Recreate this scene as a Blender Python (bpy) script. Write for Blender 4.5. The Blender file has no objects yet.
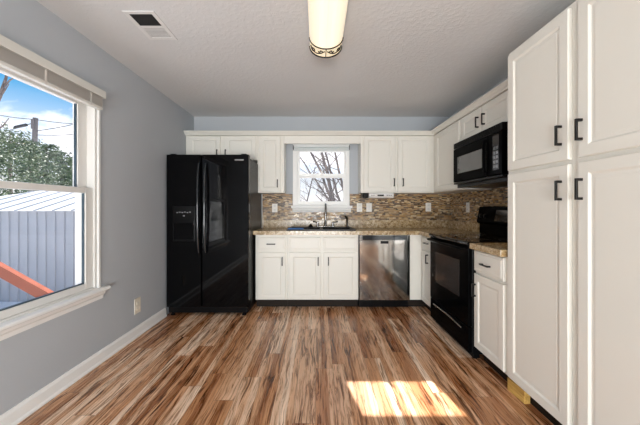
import bpy, bmesh, math, random
from mathutils import Vector, Matrix
R = random.Random(7)
SC = bpy.context.scene
COL = SC.collection

# ------------------------------------------------------------------ camera
F, CX, CY, H = 290.0, 317.5, 207.5, 1.20
cam = bpy.data.objects.new('camera', bpy.data.cameras.new('camera'))
COL.objects.link(cam)
cam.location = (0, 0, H)
cam.rotation_euler = (math.pi / 2, 0, 0)
cam.data.sensor_width = 36
cam.data.lens = F / 640 * 36
cam.data.shift_x = (320 - CX) / 640
cam.data.shift_y = (CY - 212.5) / 640
cam.data.clip_start = 0.02
SC.camera = cam

# ------------------------------------------------------------------ view, world, sun, large lights
SC.view_settings.view_transform = 'Standard'
SC.view_settings.look = 'None'
SC.view_settings.gamma = 1.0
SC.view_settings.exposure = 0.0
SC.view_settings.use_curve_mapping = False
SC.cycles.use_denoising = True
SC.cycles.max_bounces = 10
SC.cycles.diffuse_bounces = 6
SC.cycles.transparent_max_bounces = 16

SKY_STRENGTH = 1.5
SUN_STRENGTH = 17.0
SUN_DIR = (0.213, -1.0, -0.8256)
REAR_FILL = 208.0
FIXTURE_EMIT = 0.95


class G:
    """small node-graph helper"""
    def __init__(self, nt):
        self.nt = nt

    def n(self, kind, **kw):
        nd = self.nt.nodes.new(kind)
        for k, v in kw.items():
            setattr(nd, k, v)
        return nd

    def put(self, sock, v):
        if v is None:
            return
        if isinstance(v, bpy.types.NodeSocket):
            self.nt.links.new(v, sock)
        else:
            if sock.type == 'RGBA' and len(v) == 3:
                v = (*v, 1)
            sock.default_value = v

    def math(self, op, a, b=None, c=None, clamp=False):
        nd = self.n('ShaderNodeMath', operation=op, use_clamp=clamp)
        for s, v in zip(nd.inputs, (a, b, c)):
            self.put(s, v)
        return nd.outputs[0]

    def vmul(self, v, s):
        nd = self.n('ShaderNodeVectorMath', operation='MULTIPLY')
        self.put(nd.inputs[0], v)
        nd.inputs[1].default_value = s
        return nd.outputs[0]

    def vec(self, x, y, z):
        nd = self.n('ShaderNodeCombineXYZ')
        for s, v in zip(nd.inputs, (x, y, z)):
            self.put(s, v)
        return nd.outputs[0]

    def xyz(self, v):
        nd = self.n('ShaderNodeSeparateXYZ')
        self.put(nd.inputs[0], v)
        return nd.outputs

    def obj(self):
        return self.n('ShaderNodeTexCoord').outputs['Object']

    def noise(self, v, scale, detail=3, rough=0.55, dist=0.0):
        nd = self.n('ShaderNodeTexNoise')
        self.put(nd.inputs['Vector'], v)
        nd.inputs['Scale'].default_value = scale
        nd.inputs['Detail'].default_value = detail
        nd.inputs['Roughness'].default_value = rough
        nd.inputs['Distortion'].default_value = dist
        return nd.outputs[0]

    def white(self, v, dim='3D'):
        nd = self.n('ShaderNodeTexWhiteNoise', noise_dimensions=dim)
        self.put(nd.inputs['W' if dim == '1D' else 'Vector'], v)
        return nd.outputs['Value']

    def ramp(self, fac, stops, mode='LINEAR'):
        nd = self.n('ShaderNodeValToRGB')
        cr = nd.color_ramp
        cr.interpolation = mode
        while len(cr.elements) < len(stops):
            cr.elements.new(0.5)
        for e, (p, c) in zip(cr.elements, stops):
            e.position = p
            e.color = (*c, 1) if len(c) == 3 else c
        self.put(nd.inputs[0], fac)
        return nd.outputs[0]

    def mix(self, fac, a, b, blend='MIX'):
        nd = self.n('ShaderNodeMix', data_type='RGBA', blend_type=blend)
        self.put(nd.inputs[0], fac)
        self.put(nd.inputs[6], a)
        self.put(nd.inputs[7], b)
        return nd.outputs[2]

    def bump(self, h, strength, dist=0.01):
        nd = self.n('ShaderNodeBump')
        nd.inputs['Strength'].default_value = strength
        nd.inputs['Distance'].default_value = dist
        self.put(nd.inputs['Height'], h)
        return nd.outputs[0]


# world: pale sky with soft cloud banks
w = bpy.data.worlds.new('sky')
SC.world = w
w.use_nodes = True
g = G(w.node_tree)
bg = w.node_tree.nodes['Background']
d = g.n('ShaderNodeTexCoord').outputs['Generated']
dx, dy, dz = g.xyz(d)
cl = g.noise(g.vec(dx, dy, g.math('MULTIPLY', dz, 2.2)), 3.1, 6, 0.6, 0.3)
cloud = g.math('SMOOTH_MIN', g.math('MULTIPLY', g.math('SUBTRACT', cl, 0.475), 6.0, clamp=True), 1.0, 0.05)
blue = g.ramp(dz, [(0.0, (0.42, 0.56, 0.68)), (0.25, (0.055, 0.31, 0.60)), (1.0, (0.07, 0.20, 0.50))])
haze = g.ramp(dz, [(0.0, (1, 1, 1)), (0.17, (0.7, 0.7, 0.7)), (0.30, (0, 0, 0)), (1, (0, 0, 0))])
hz = g.math('MULTIPLY', haze, 0.8)
fac = g.math('ADD', cloud, hz, clamp=True)
sky = g.mix(fac, blue, (0.97, 0.96, 1.0))
gr = g.math('GREATER_THAN', dz, -0.02)
g.put(bg.inputs[0], g.mix(gr, (0.40, 0.38, 0.36), sky))
bg.inputs[1].default_value = SKY_STRENGTH

sun = bpy.data.objects.new('sun', bpy.data.lights.new('sun', 'SUN'))
COL.objects.link(sun)
sun.data.energy = SUN_STRENGTH
sun.data.angle = math.radians(0.5)
sun.data.color = (1.0, 0.96, 0.92)
sun.rotation_euler = Vector(SUN_DIR).to_track_quat('-Z', 'Y').to_euler()
sun.location = (-2, 12, 10)

# added fill lamp set in the unseen rear opening behind the camera
dl = bpy.data.objects.new('patio_daylight', bpy.data.lights.new('patio_daylight', 'AREA'))
COL.objects.link(dl)
dl.data.shape = 'RECTANGLE'
dl.data.size = 2.1
dl.data.size_y = 1.4
dl.data.energy = REAR_FILL
dl.data.color = (0.965, 0.995, 1.0)
dl.location = (-0.05, -2.68, 0.74)
dl.rotation_euler = (math.pi / 2, 0, 0)

# ------------------------------------------------------------------ materials


def mat(name, color=(0.5, 0.5, 0.5), rough=0.5, metal=0.0, spec=0.5, emit=None, estr=0.0, var=0.04, vscale=6.0,
        bump=0.0, bscale=120.0, coat=0.0, build=None):
    m = bpy.data.materials.new(name)
    m.use_nodes = True
    b = m.node_tree.nodes['Principled BSDF']
    q = G(m.node_tree)
    b.inputs['Roughness'].default_value = rough
    b.inputs['Metallic'].default_value = metal
    b.inputs['Specular IOR Level'].default_value = spec
    b.inputs['Coat Weight'].default_value = coat
    b.inputs['Coat Roughness'].default_value = 0.05
    if build:
        build(q, b)
    else:
        nz = q.noise(q.obj(), vscale, 4)
        lo = tuple(c * (1 - var) for c in color)
        hi = tuple(min(1, c * (1 + var)) for c in color)
        q.put(b.inputs['Base Color'], q.mix(nz, lo, hi))
        if bump:
            q.put(b.inputs['Normal'], q.bump(q.noise(q.obj(), bscale, 3), bump, 0.004))
    if emit:
        b.inputs['Emission Color'].default_value = (*emit, 1)
        b.inputs['Emission Strength'].default_value = estr
    return m


def floor_nodes(q, b):
    x, y, z = q.xyz(q.obj())
    sx = q.math('DIVIDE', q.math('ADD', x, 9.03), 0.127)
    row = q.math('FLOOR', sx)
    r1 = q.white(row, '1D')
    sy = q.math('ADD', q.math('DIVIDE', q.math('ADD', y, 20.0), 1.25), q.math('MULTIPLY', r1, 9.7))
    colm = q.math('FLOOR', sy)
    pid = q.white(q.vec(row, colm, 3.0))
    pid2 = q.white(q.vec(row, colm, 11.0))
    off = q.math('MULTIPLY', pid2, 40.0)
    # two glued strips of different tone inside every board
    st = q.math('FLOOR', q.math('MULTIPLY', q.math('FRACT', sx), 3.0))
    sid = q.white(q.vec(q.math('ADD', row, q.math('MULTIPLY', st, 0.31)), colm, 7.0))
    tone = q.math('ADD', q.math('MULTIPLY', pid, 0.75), q.math('SUBTRACT', q.math('MULTIPLY', sid, 0.70), 0.22))
    base = q.ramp(tone, [(0.05, (0.31, 0.125, 0.050)), (0.28, (0.48, 0.230, 0.105)), (0.50, (0.62, 0.350, 0.195)),
                         (0.72, (0.75, 0.50, 0.335)), (0.95, (0.84, 0.635, 0.48))])
    warp = q.noise(q.vec(q.math('MULTIPLY', x, 5.0), q.math('MULTIPLY', y, 2.2), off), 1.0, 2)
    gx = q.math('ADD', q.math('ADD', x, off), q.math('MULTIPLY', warp, 0.06))
    # broad dark figure running along the board
    fig = q.noise(q.vec(q.math('MULTIPLY', gx, 33.0), q.math('MULTIPLY', y, 2.3), off), 1.0, 6, 0.68, 1.0)
    dark = q.ramp(fig, [(0.33, (0.12, 0.075, 0.05)), (0.41, (0.40, 0.30, 0.22)), (0.46, (0.92, 0.86, 0.80)), (0.56, (1.0, 1.0, 1.0)), (0.74, (1.32, 1.32, 1.32))])
    c = q.mix(1.0, base, dark, 'MULTIPLY')
    grain = q.noise(q.vec(q.math('MULTIPLY', gx, 85.0), q.math('MULTIPLY', y, 4.0), off), 1.0, 4, 0.62, 0.5)
    gr_ = q.ramp(grain, [(0.34, (0.50, 0.42, 0.36)), (0.47, (1, 1, 1)), (0.66, (1.18, 1.18, 1.17))])
    c = q.mix(0.9, c, gr_, 'MULTIPLY')
    fx = q.math('FRACT', sx)
    ex = q.math('MINIMUM', fx, q.math('SUBTRACT', 1.0, fx))
    fy = q.math('FRACT', sy)
    ey = q.math('MULTIPLY', q.math('MINIMUM', fy, q.math('SUBTRACT', 1.0, fy)), 9.8)
    e = q.math('MINIMUM', ex, ey)
    jm = q.math('MULTIPLY', q.math('SUBTRACT', 0.012, e), 110.0, clamp=True)
    c = q.mix(q.math('MULTIPLY', jm, 0.8), c, (0.06, 0.03, 0.018))
    q.put(b.inputs['Base Color'], c)
    q.put(b.inputs['Roughness'], q.math('ADD', 0.18, q.math('MULTIPLY', grain, 0.20)))
    q.put(b.inputs['Normal'], q.bump(q.math('SUBTRACT', grain, jm), 0.08, 0.002))


def mosaic_nodes(q, b):
    x, y, z = q.xyz(q.obj())
    u = q.math('ADD', q.math('ADD', x, y), 20.0)
    rz = q.math('DIVIDE', z, 0.0140)
    row = q.math('FLOOR', rz)
    rr = q.white(row, '1D')
    wd = q.math('ADD', 0.030, q.math('MULTIPLY', q.white(q.math('ADD', row, 31.0), '1D'), 0.045))
    su = q.math('ADD', q.math('DIVIDE', u, wd), q.math('MULTIPLY', rr, 7.0))
    colm = q.math('FLOOR', su)
    pid = q.white(q.vec(row, colm, 1.0))
    c = q.ramp(pid, [(0.0, (0.23, 0.135, 0.058)), (0.18, (0.34, 0.235, 0.125)), (0.32, (0.095, 0.050, 0.022)),
                     (0.46, (0.52, 0.42, 0.27)), (0.56, (0.30, 0.170, 0.058)), (0.66, (0.036, 0.020, 0.011)),
                     (0.79, (0.17, 0.115, 0.062)), (0.90, (0.40, 0.265, 0.120))], 'CONSTANT')
    c = q.mix(q.noise(q.obj(), 90, 3), c, q.mix(1.0, c, (1.35, 1.3, 1.2), 'MULTIPLY'))
    fz = q.math('FRACT', rz)
    ez = q.math('MULTIPLY', q.math('MINIMUM', fz, q.math('SUBTRACT', 1.0, fz)), 0.0140)
    fu = q.math('FRACT', su)
    eu = q.math('MULTIPLY', q.math('MINIMUM', fu, q.math('SUBTRACT', 1.0, fu)), wd)
    sh = q.math('FRACT', q.math('DIVIDE', u, 0.305))
    es = q.math('MULTIPLY', q.math('MINIMUM', sh, q.math('SUBTRACT', 1.0, sh)), 0.18)
    e = q.math('MINIMUM', q.math('MINIMUM', ez, eu), es)
    grout = q.math('LESS_THAN', e, 0.0009)
    c = q.mix(grout, c, (0.27, 0.21, 0.14))
    q.put(b.inputs['Base Color'], c)
    q.put(b.inputs['Roughness'], q.math('ADD', 0.12, q.math('MULTIPLY', q.white(q.vec(colm, row, 5.0)), 0.4)))
    q.put(b.inputs['Normal'], q.bump(q.math('SUBTRACT', 1.0, grout), 0.3, 0.001))


def granite_nodes(q, b):
    o = q.obj()
    n1 = q.noise(o, 26, 6, 0.65, 0.4)
    c = q.ramp(n1, [(0.30, (0.15, 0.092, 0.042)), (0.42, (0.33, 0.225, 0.105)), (0.53, (0.47, 0.35, 0.195)), (0.66, (0.64, 0.53, 0.37))])
    n2 = q.noise(o, 110, 2, 0.7)
    s = q.ramp(n2, [(0.36, (0.35, 0.27, 0.20)), (0.46, (1, 1, 1)), (0.62, (1, 1, 1)), (0.70, (1.35, 1.3, 1.25))])
    q.put(b.inputs['Base Color'], q.mix(0.9, c, s, 'MULTIPLY'))
    b.inputs['Roughness'].default_value = 0.22


def ceiling_nodes(q, b):
    o = q.obj()
    q.put(b.inputs['Base Color'], q.mix(q.noise(o, 2.0, 4), (0.62, 0.625, 0.625), (0.67, 0.675, 0.675)))
    k = q.ramp(q.noise(o, 34, 4, 0.55, 0.4), [(0.46, (0, 0, 0)), (0.60, (1, 1, 1))])
    q.put(b.inputs['Normal'], q.bump(k, 0.22, 0.004))
    b.inputs['Roughness'].default_value = 0.85


def steel_nodes(q, b):
    x, y, z = q.xyz(q.obj())
    br = q.noise(q.vec(q.math('MULTIPLY', q.math('ADD', x, y), 260.0), 0.0, q.math('MULTIPLY', z, 3.0)), 1.0, 2)
    q.put(b.inputs['Base Color'], q.mix(br, (0.34, 0.32, 0.29), (0.41, 0.39, 0.36)))
    b.inputs['Metallic'].default_value = 1.0
    q.put(b.inputs['Roughness'], q.math('ADD', 0.06, q.math('MULTIPLY', br, 0.05)))


def siding_nodes(q, b):
    o = q.obj()
    q.put(b.inputs['Base Color'], q.mix(q.noise(o, 3, 4), (0.38, 0.385, 0.41), (0.45, 0.455, 0.48)))
    b.inputs['Roughness'].default_value = 0.5


def leaf_nodes(q, b):
    n = q.noise(q.obj(), 5.0, 4)
    q.put(b.inputs['Base Color'], q.ramp(n, [(0.3, (0.035, 0.058, 0.036)), (0.55, (0.105, 0.150, 0.08)), (0.75, (0.28, 0.31, 0.18))]))
    b.inputs['Roughness'].default_value = 0.7


def bark_nodes(q, b):
    x, y, z = q.xyz(q.obj())
    n = q.noise(q.vec(q.math('MULTIPLY', x, 22), q.math('MULTIPLY', y, 22), q.math('MULTIPLY', z, 5)), 1.0, 5)
    q.put(b.inputs['Base Color'], q.ramp(n, [(0.3, (0.055, 0.042, 0.042)), (0.7, (0.22, 0.175, 0.155))]))
    b.inputs['Roughness'].default_value = 0.9


def wood_nodes(q, b):
    x, y, z = q.xyz(q.obj())
    n = q.noise(q.vec(q.math('MULTIPLY', x, 60), q.math('MULTIPLY', y, 6), q.math('MULTIPLY', z, 60)), 1.0, 5, 0.6, 0.6)
    q.put(b.inputs['Base Color'], q.ramp(n, [(0.3, (0.36, 0.185, 0.035)), (0.7, (0.70, 0.45, 0.13))]))
    b.inputs['Roughness'].default_value = 0.55


def ground_nodes(q, b):
    n = q.noise(q.obj(), 1.2, 6, 0.6)
    q.put(b.inputs['Base Color'], q.ramp(n, [(0.35, (0.56, 0.56, 0.57)), (0.6, (0.72, 0.72, 0.73))]))
    b.inputs['Roughness'].default_value = 0.9


def clear_mat(name, tint=(1, 1, 1), refl=1.45, extra=None):
    m = bpy.data.materials.new(name)
    m.use_nodes = True
    nt = m.node_tree
    nt.nodes.remove(nt.nodes['Principled BSDF'])
    q = G(nt)
    tr = q.n('ShaderNodeBsdfTransparent')
    tr.inputs[0].default_value = (*tint, 1)
    gl = q.n('ShaderNodeBsdfGlossy')
    gl.inputs['Roughness'].default_value = 0.02
    lw = q.n('ShaderNodeLayerWeight')
    lw.inputs[0].default_value = 0.5
    fr = q.math('ADD', 0.02, q.math('MULTIPLY', q.math('POWER', lw.outputs['Facing'], 5.0), 0.8))
    mx = q.n('ShaderNodeMixShader')
    nt.links.new(fr, mx.inputs[0])
    nt.links.new(tr.outputs[0], mx.inputs[1])
    nt.links.new(gl.outputs[0], mx.inputs[2])
    nt.links.new(mx.outputs[0], nt.nodes['Material Output'].inputs[0])
    return m


def screen_mat():
    m = bpy.data.materials.new('insect_mesh')
    m.use_nodes = True
    nt = m.node_tree
    q = G(nt)
    b = nt.nodes['Principled BSDF']
    q.put(b.inputs['Base Color'], q.mix(q.noise(q.obj(), 400, 1), (0.05, 0.05, 0.05), (0.09, 0.09, 0.09)))
    tr = q.n('ShaderNodeBsdfTransparent')
    mx = q.n('ShaderNodeMixShader')
    mx.inputs[0].default_value = 0.12
    nt.links.new(tr.outputs[0], mx.inputs[1])
    nt.links.new(b.outputs[0], mx.inputs[2])
    nt.links.new(mx.outputs[0], nt.nodes['Material Output'].inputs[0])
    return m


M = {}
M['wall'] = mat('wall_paint', (0.445, 0.473, 0.502), 0.75, var=0.03, vscale=1.5, bump=0.12, bscale=90)
M['ceiling'] = mat('ceiling_texture', build=ceiling_nodes)
M['floor'] = mat('plank_floor', build=floor_nodes, spec=0.5)
M['paint'] = mat('cabinet_paint', (0.745, 0.728, 0.665), 0.42, var=0.02, vscale=3.0)
M['trim'] = mat('trim_paint', (0.84, 0.84, 0.82), 0.4, var=0.02)
M['vinyl'] = mat('window_vinyl', (0.72, 0.71, 0.68), 0.35, var=0.02)
M['bronze'] = mat('dark_bronze', (0.008, 0.007, 0.0065), 0.38, spec=0.3, var=0.2)
M['black'] = mat('black_gloss', (0.0022, 0.0022, 0.0026), 0.04, spec=0.13, var=0.2)
M['blackrange'] = mat('black_enamel', (0.0025, 0.0025, 0.0028), 0.10, spec=0.012, var=0.2)
M['cookglass'] = mat('cooktop_glass', (0.004, 0.004, 0.0045), 0.04, spec=0.5, var=0.2)
M['blackp'] = mat('black_plastic', (0.004, 0.004, 0.0045), 0.28, spec=0.15, var=0.2)
M['blackside'] = mat('black_textured_side', (0.006, 0.0055, 0.005), 0.30, spec=0.15, var=0.2, bump=0.25, bscale=300)
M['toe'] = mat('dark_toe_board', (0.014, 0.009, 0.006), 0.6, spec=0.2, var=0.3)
M['mosaic'] = mat('mosaic_tile', build=mosaic_nodes)
M['granite'] = mat('granite', build=granite_nodes)
M['steel'] = mat('brushed_steel', build=steel_nodes)
M['chrome'] = mat('chrome', (0.62, 0.61, 0.60), 0.16, metal=1.0)
M['darkchrome'] = mat('dark_chrome', (0.20, 0.19, 0.18), 0.22, metal=1.0)
M['ovenglass'] = mat('oven_glass', (0.012, 0.012, 0.013), 0.05, spec=0.22, var=0.2)
M['screen'] = mat('microwave_screen', (0.060, 0.062, 0.066), 0.12, spec=1.0, var=0.2)
M['display'] = mat('display_glass', (0.010, 0.013, 0.016), 0.08, spec=0.7, var=0.2)
M['plate'] = mat('outlet_plate', (0.78, 0.76, 0.71), 0.35, var=0.02)
M['slot'] = mat('outlet_slot', (0.30, 0.28, 0.26), 0.5)
M['beige'] = mat('beige_plastic', (0.76, 0.70, 0.59), 0.4)
M['white'] = mat('white_plastic', (0.72, 0.71, 0.69), 0.35, var=0.02)
M['blind'] = mat('blind_slat', (0.58, 0.55, 0.51), 0.5, var=0.05)
M['valance'] = mat('blind_valance', (0.66, 0.65, 0.60), 0.45, var=0.02)
M['shade'] = mat('roller_shade_fabric', (0.60, 0.64, 0.63), 0.7, var=0.03)
M['glass'] = clear_mat('window_glass')
M['mesh'] = screen_mat()
M['gasket'] = mat('dark_gasket', (0.030, 0.055, 0.075), 0.4, var=0.1)


def diffuser_nodes(q, b):
    # two tubes glow through the acrylic
    x, y, z = q.xyz(q.obj())
    t = q.math('ABSOLUTE', q.math('SUBTRACT', x, 0.0))
    gl = q.math('SUBTRACT', 1.0, q.math('MULTIPLY', q.math('ABSOLUTE', q.math('SUBTRACT', t, 0.035)), 9.0), clamp=True)
    b.inputs['Base Color'].default_value = (0.50, 0.45, 0.35, 1)
    b.inputs['Emission Color'].default_value = (1.0, 0.87, 0.66, 1)
    q.put(b.inputs['Emission Strength'], q.math('MULTIPLY', q.math('ADD', 0.55, q.math('MULTIPLY', gl, 0.55)), FIXTURE_EMIT))


M['diffuser'] = mat('lamp_diffuser', rough=0.4, build=diffuser_nodes)
M['hoodlamp'] = mat('hood_lamp', (0.8, 0.7, 0.5), 0.4, emit=(1.0, 0.62, 0.25), estr=14.0)
M['endcap'] = mat('lamp_end_diffuser', (0.85, 0.78, 0.62), 0.4, emit=(1.0, 0.80, 0.50), estr=FIXTURE_EMIT * 0.6)
M['vent'] = mat('vent_metal', (0.70, 0.70, 0.69), 0.45)
M['ventdark'] = mat('vent_duct', (0.012, 0.012, 0.012), 0.8)
M['block'] = mat('raw_wood', build=wood_nodes)
M['blue'] = mat('blue_reflection', (0.03, 0.13, 0.36), 0.6, var=0.15)  # flat blue standing for light reflected on the sink rim
M['siding'] = mat('shed_siding', build=siding_nodes)
M['roof'] = mat('shed_roof', (0.62, 0.64, 0.66), 0.4, var=0.05)
M['rail'] = mat('red_stained_wood', (0.30, 0.105, 0.072), 0.9, spec=0.0, var=0.25, vscale=9)
M['leaf'] = mat('evergreen_leaf', build=leaf_nodes)
M['bark'] = mat('bark', build=bark_nodes)
M['ground'] = mat('pale_ground', build=ground_nodes)
M['pole'] = mat('weathered_pole', (0.17, 0.15, 0.15), 0.85, var=0.3, vscale=10)
M['wire'] = mat('cable', (0.03, 0.03, 0.035), 0.6)
M['red'] = mat('indicator', (0.55, 0.56, 0.58), 0.4)

# ------------------------------------------------------------------ mesh helpers


def IDENT(p):
    return Vector(p)


def BACK(yf):          # (u, d, z): u = X, d = out of the front towards the room (-Y)
    return lambda p: Vector((p[0], yf - p[1], p[2]))


def RIGHT(xf):         # (u, d, z): u = -Y, d towards -X
    return lambda p: Vector((xf - p[1], -p[0], p[2]))


def LEFTW(xf):         # on the left wall: u = Y, d towards +X
    return lambda p: Vector((xf + p[1], p[0], p[2]))


OFF = {}


class MB:
    def __init__(self, T=IDENT):
        self.bm = bmesh.new()
        self.T = T

    def add(self, verts, faces):
        vs = [self.bm.verts.new(v) for v in verts]
        out = []
        for f in faces:
            try:
                out.append(self.bm.faces.new([vs[i] for i in f]))
            except ValueError:
                pass
        return vs, out

    def box(self, a0, a1, b0, b1, c0, c1, bev=0.0, seg=2):
        v = [(x, y, z) for x in (a0, a1) for y in (b0, b1) for z in (c0, c1)]
        f = [(0, 1, 3, 2), (4, 6, 7, 5), (0, 4, 5, 1), (2, 3, 7, 6), (0, 2, 6, 4), (1, 5, 7, 3)]
        vs, fs = self.add(v, f)
        if bev > 0:
            es = list({e for fc in fs for e in fc.edges})
            bmesh.ops.bevel(self.bm, geom=es, offset=bev, segments=seg, affect='EDGES', profile=0.5)
        return self

    def prism(self, pts, lo, hi, axis=1):
        """extrude a 2D outline along an axis (0, 1 or 2)"""
        n = len(pts)

        def P(p, t):
            return (t, p[0], p[1]) if axis == 0 else ((p[0], t, p[1]) if axis == 1 else (p[0], p[1], t))
        v = [P(p, lo) for p in pts] + [P(p, hi) for p in pts]
        f = [tuple(range(n)), tuple(range(2 * n - 1, n - 1, -1))]
        f += [(i, (i + 1) % n, n + (i + 1) % n, n + i) for i in range(n)]
        self.add(v, f)
        return self

    def panel(self, u0, u1, z0, z1, t=0.02, stile=0.052, ch=0.004, slope=0.010, drop=0.008, raise_=True):
        """door or drawer front: back at d=-t, front at d=0, framed recessed panel"""
        rings = [(0, -t), (0, -ch), (ch, 0.0)]
        if stile:
            rings += [(stile, 0.0), (stile + slope, -drop)]
            if raise_:
                rings += [(stile + slope + 0.012, -drop), (stile + slope + 0.018, -drop + 0.0015)]
        v = []
        for i, dd in rings:
            v += [(u0 + i, dd, z0 + i), (u1 - i, dd, z0 + i), (u1 - i, dd, z1 - i), (u0 + i, dd, z1 - i)]
        f = [(3, 2, 1, 0)]
        for k in range(len(rings) - 1):
            for j in range(4):
                a, b_ = k * 4 + j, k * 4 + (j + 1) % 4
                f.append((a, b_, b_ + 4, a + 4))
        k = (len(rings) - 1) * 4
        f.append((k, k + 1, k + 2, k + 3))
        self.add(v, f)
        return self

    def tube(self, pts, r, n=8, cap=True):
        pts = [Vector(p) for p in pts]
        rs = r if isinstance(r, (list, tuple)) else [r] * len(pts)
        rings = []
        up = None
        for i, p in enumerate(pts):
            t = (pts[min(i + 1, len(pts) - 1)] - pts[max(i - 1, 0)])
            if t.length < 1e-9:
                t = Vector((0, 0, 1))
            t.normalize()
            if up is None:
                up = Vector((0, 0, 1)) if abs(t.z) < 0.9 else Vector((1, 0, 0))
            s = t.cross(up)
            if s.length < 1e-6:
                s = t.cross(Vector((0, 1, 0)))
            s.normalize()
            up = s.cross(t).normalized()
            rings.append([self.bm.verts.new(p + (s * math.cos(a) + up * math.sin(a)) * rs[i])
                          for a in (2 * math.pi * k / n for k in range(n))])
        for a, b_ in zip(rings, rings[1:]):
            for k in range(n):
                self.bm.faces.new((a[k], a[(k + 1) % n], b_[(k + 1) % n], b_[k]))
        if cap:
            self.bm.faces.new(rings[0][::-1])
            self.bm.faces.new(rings[-1])
        return self

    def lathe(self, prof, c, n=20, axis=2):
        """revolve (radius, height) round an axis through c"""
        def P(r, h, a):
            ca, sa = r * math.cos(a), r * math.sin(a)
            o = (ca, sa, h) if axis == 2 else ((ca, h, sa) if axis == 1 else (h, ca, sa))
            return Vector(c) + Vector(o)
        rings = [[self.bm.verts.new(P(max(r, 1e-4), h, 2 * math.pi * k / n)) for k in range(n)] for r, h in prof]
        for a, b_ in zip(rings, rings[1:]):
            for k in range(n):
                self.bm.faces.new((a[k], a[(k + 1) % n], b_[(k + 1) % n], b_[k]))
        self.bm.faces.new(rings[0][::-1])
        self.bm.faces.new(rings[-1])
        return self

    def build(self, name, m, parent=None, label=None, smooth=False):
        bm = self.bm
        off = OFF.get(parent.name, Vector()) if parent else Vector()
        for v in bm.verts:
            v.co = self.T(v.co) - off
        bmesh.ops.recalc_face_normals(bm, faces=bm.faces)
        me = bpy.data.meshes.new(name)
        bm.to_mesh(me)
        bm.free()
        if smooth:
            me.polygons.foreach_set('use_smooth', [True] * len(me.polygons))
            try:
                me.set_sharp_from_angle(angle=math.radians(40))
            except Exception:
                pass
        me.materials.append(M[m])
        o = bpy.data.objects.new(name, me)
        COL.objects.link(o)
        if parent:
            o.parent = parent
            OFF[o.name] = off
        if label:
            o['label'] = label
        return o


def thing(name, label, cat, loc=(0, 0, 0), group=None):
    o = bpy.data.objects.new(name, None)
    COL.objects.link(o)
    o.location = loc
    o.empty_display_size = 0.1
    o['label'] = label
    o['category'] = cat
    if group:
        o['group'] = group
    OFF[o.name] = Vector(loc)
    return o


def tag(o, label, cat, group=None):
    o['label'] = label
    o['category'] = cat
    if group:
        o['group'] = group
    return o


def struct(o, label=None):
    o['kind'] = 'structure'
    if label:
        o['label'] = label
    return o


def at(px, py, y):
    """place a thing seen at photo position (px, py) at its distance y in the room"""
    return Vector(((px - CX) / F * y, y, H - (py - CY) / F * y))


# ------------------------------------------------------------------ room shell
XL, XR, YB, YR, ZC = -1.685, 1.80, 3.962, -2.60, 2.44
WT = 0.15
struct(MB().box(XL - WT, XR + WT, YR - WT, YB + WT, -0.12, 0.0).build('floor', 'floor'), 'brown and tan wood-look plank floor')
struct(MB().box(XL - WT, XR + WT, YR - WT, YB + WT, ZC, ZC + 0.12).build('ceiling', 'ceiling'), 'pale grey textured ceiling')

# left wall with its window opening
LY0, LY1, LZ0, LZ1 = 1.03, 2.216, 0.575, 2.03
b = MB()
b.box(XL - WT, XL, YR, LY0, 0, ZC).box(XL - WT, XL, LY1, YB, 0, ZC)
b.box(XL - WT, XL, LY0, LY1, 0, LZ0).box(XL - WT, XL, LY0, LY1, LZ1, ZC)
struct(b.build('wall_left', 'wall'), 'blue-grey painted wall')
# back wall with the window over the sink
BX0, BX1, BZ0, BZ1 = -0.290, 0.405, 1.225, 2.035
b = MB()
b.box(XL - WT, BX0, YB, YB + WT, 0, ZC).box(BX1, XR + WT, YB, YB + WT, 0, ZC)
b.box(BX0, BX1, YB, YB + WT, 0, BZ0).box(BX0, BX1, YB, YB + WT, BZ1, ZC)
struct(b.build('wall_back', 'wall'), 'blue-grey painted wall')
struct(MB().box(XR, XR + WT, YR, YB, 0, ZC).build('wall_right', 'wall'), 'blue-grey painted wall')
# rear wall, out of view, with a wide door opening added for light
b = MB()
b.box(XL - WT, -1.15, YR - WT, YR, 0, ZC).box(1.35, XR + WT, YR - WT, YR, 0, ZC).box(-1.15, 1.35, YR - WT, YR, 2.1, ZC)
struct(b.build('wall_rear', 'wall'), 'blue-grey painted wall')
dr = thing('door_1', 'unseen white framed sliding patio door added behind the camera for light', 'door', (0.1, YR - 0.05, 0))
struct(dr)
b = MB()
for x in (-1.15, 0.07, 1.29):
    b.box(x, x + 0.06, YR - 0.10, YR - 0.02, 0.0, 2.1)
b.box(-1.09, 1.29, YR - 0.10, YR - 0.02, 0, 0.06).box(-1.09, 1.29, YR - 0.10, YR - 0.02, 2.04, 2.1)
b.build('door_frame', 'trim', dr)
MB().box(-1.09, 0.07, YR - 0.062, YR - 0.058, 0.06, 2.04).build('pane', 'glass', dr)
MB().box(0.13, 1.29, YR - 0.062, YR - 0.058, 0.06, 2.04).build('pane', 'glass', dr)

# left baseboard, stops at the refrigerator's flank
b = MB()
b.prism([(XL, 0.0), (XL + 0.024, 0.0), (XL + 0.024, 0.012), (XL + 0.016, 0.022), (XL + 0.014, 0.075), (XL + 0.006, 0.095), (XL, 0.095)],
        YR, 3.20, axis=1)
struct(b.build('baseboard_left', 'trim'), 'white painted baseboard with shoe moulding')
b = MB()
b.prism([(XR, 0.0), (XR - 0.024, 0.0), (XR - 0.014, 0.022), (XR - 0.014, 0.095), (XR, 0.095)], YR, 0.88, axis=1)
struct(b.build('baseboard_right', 'trim'))


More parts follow.
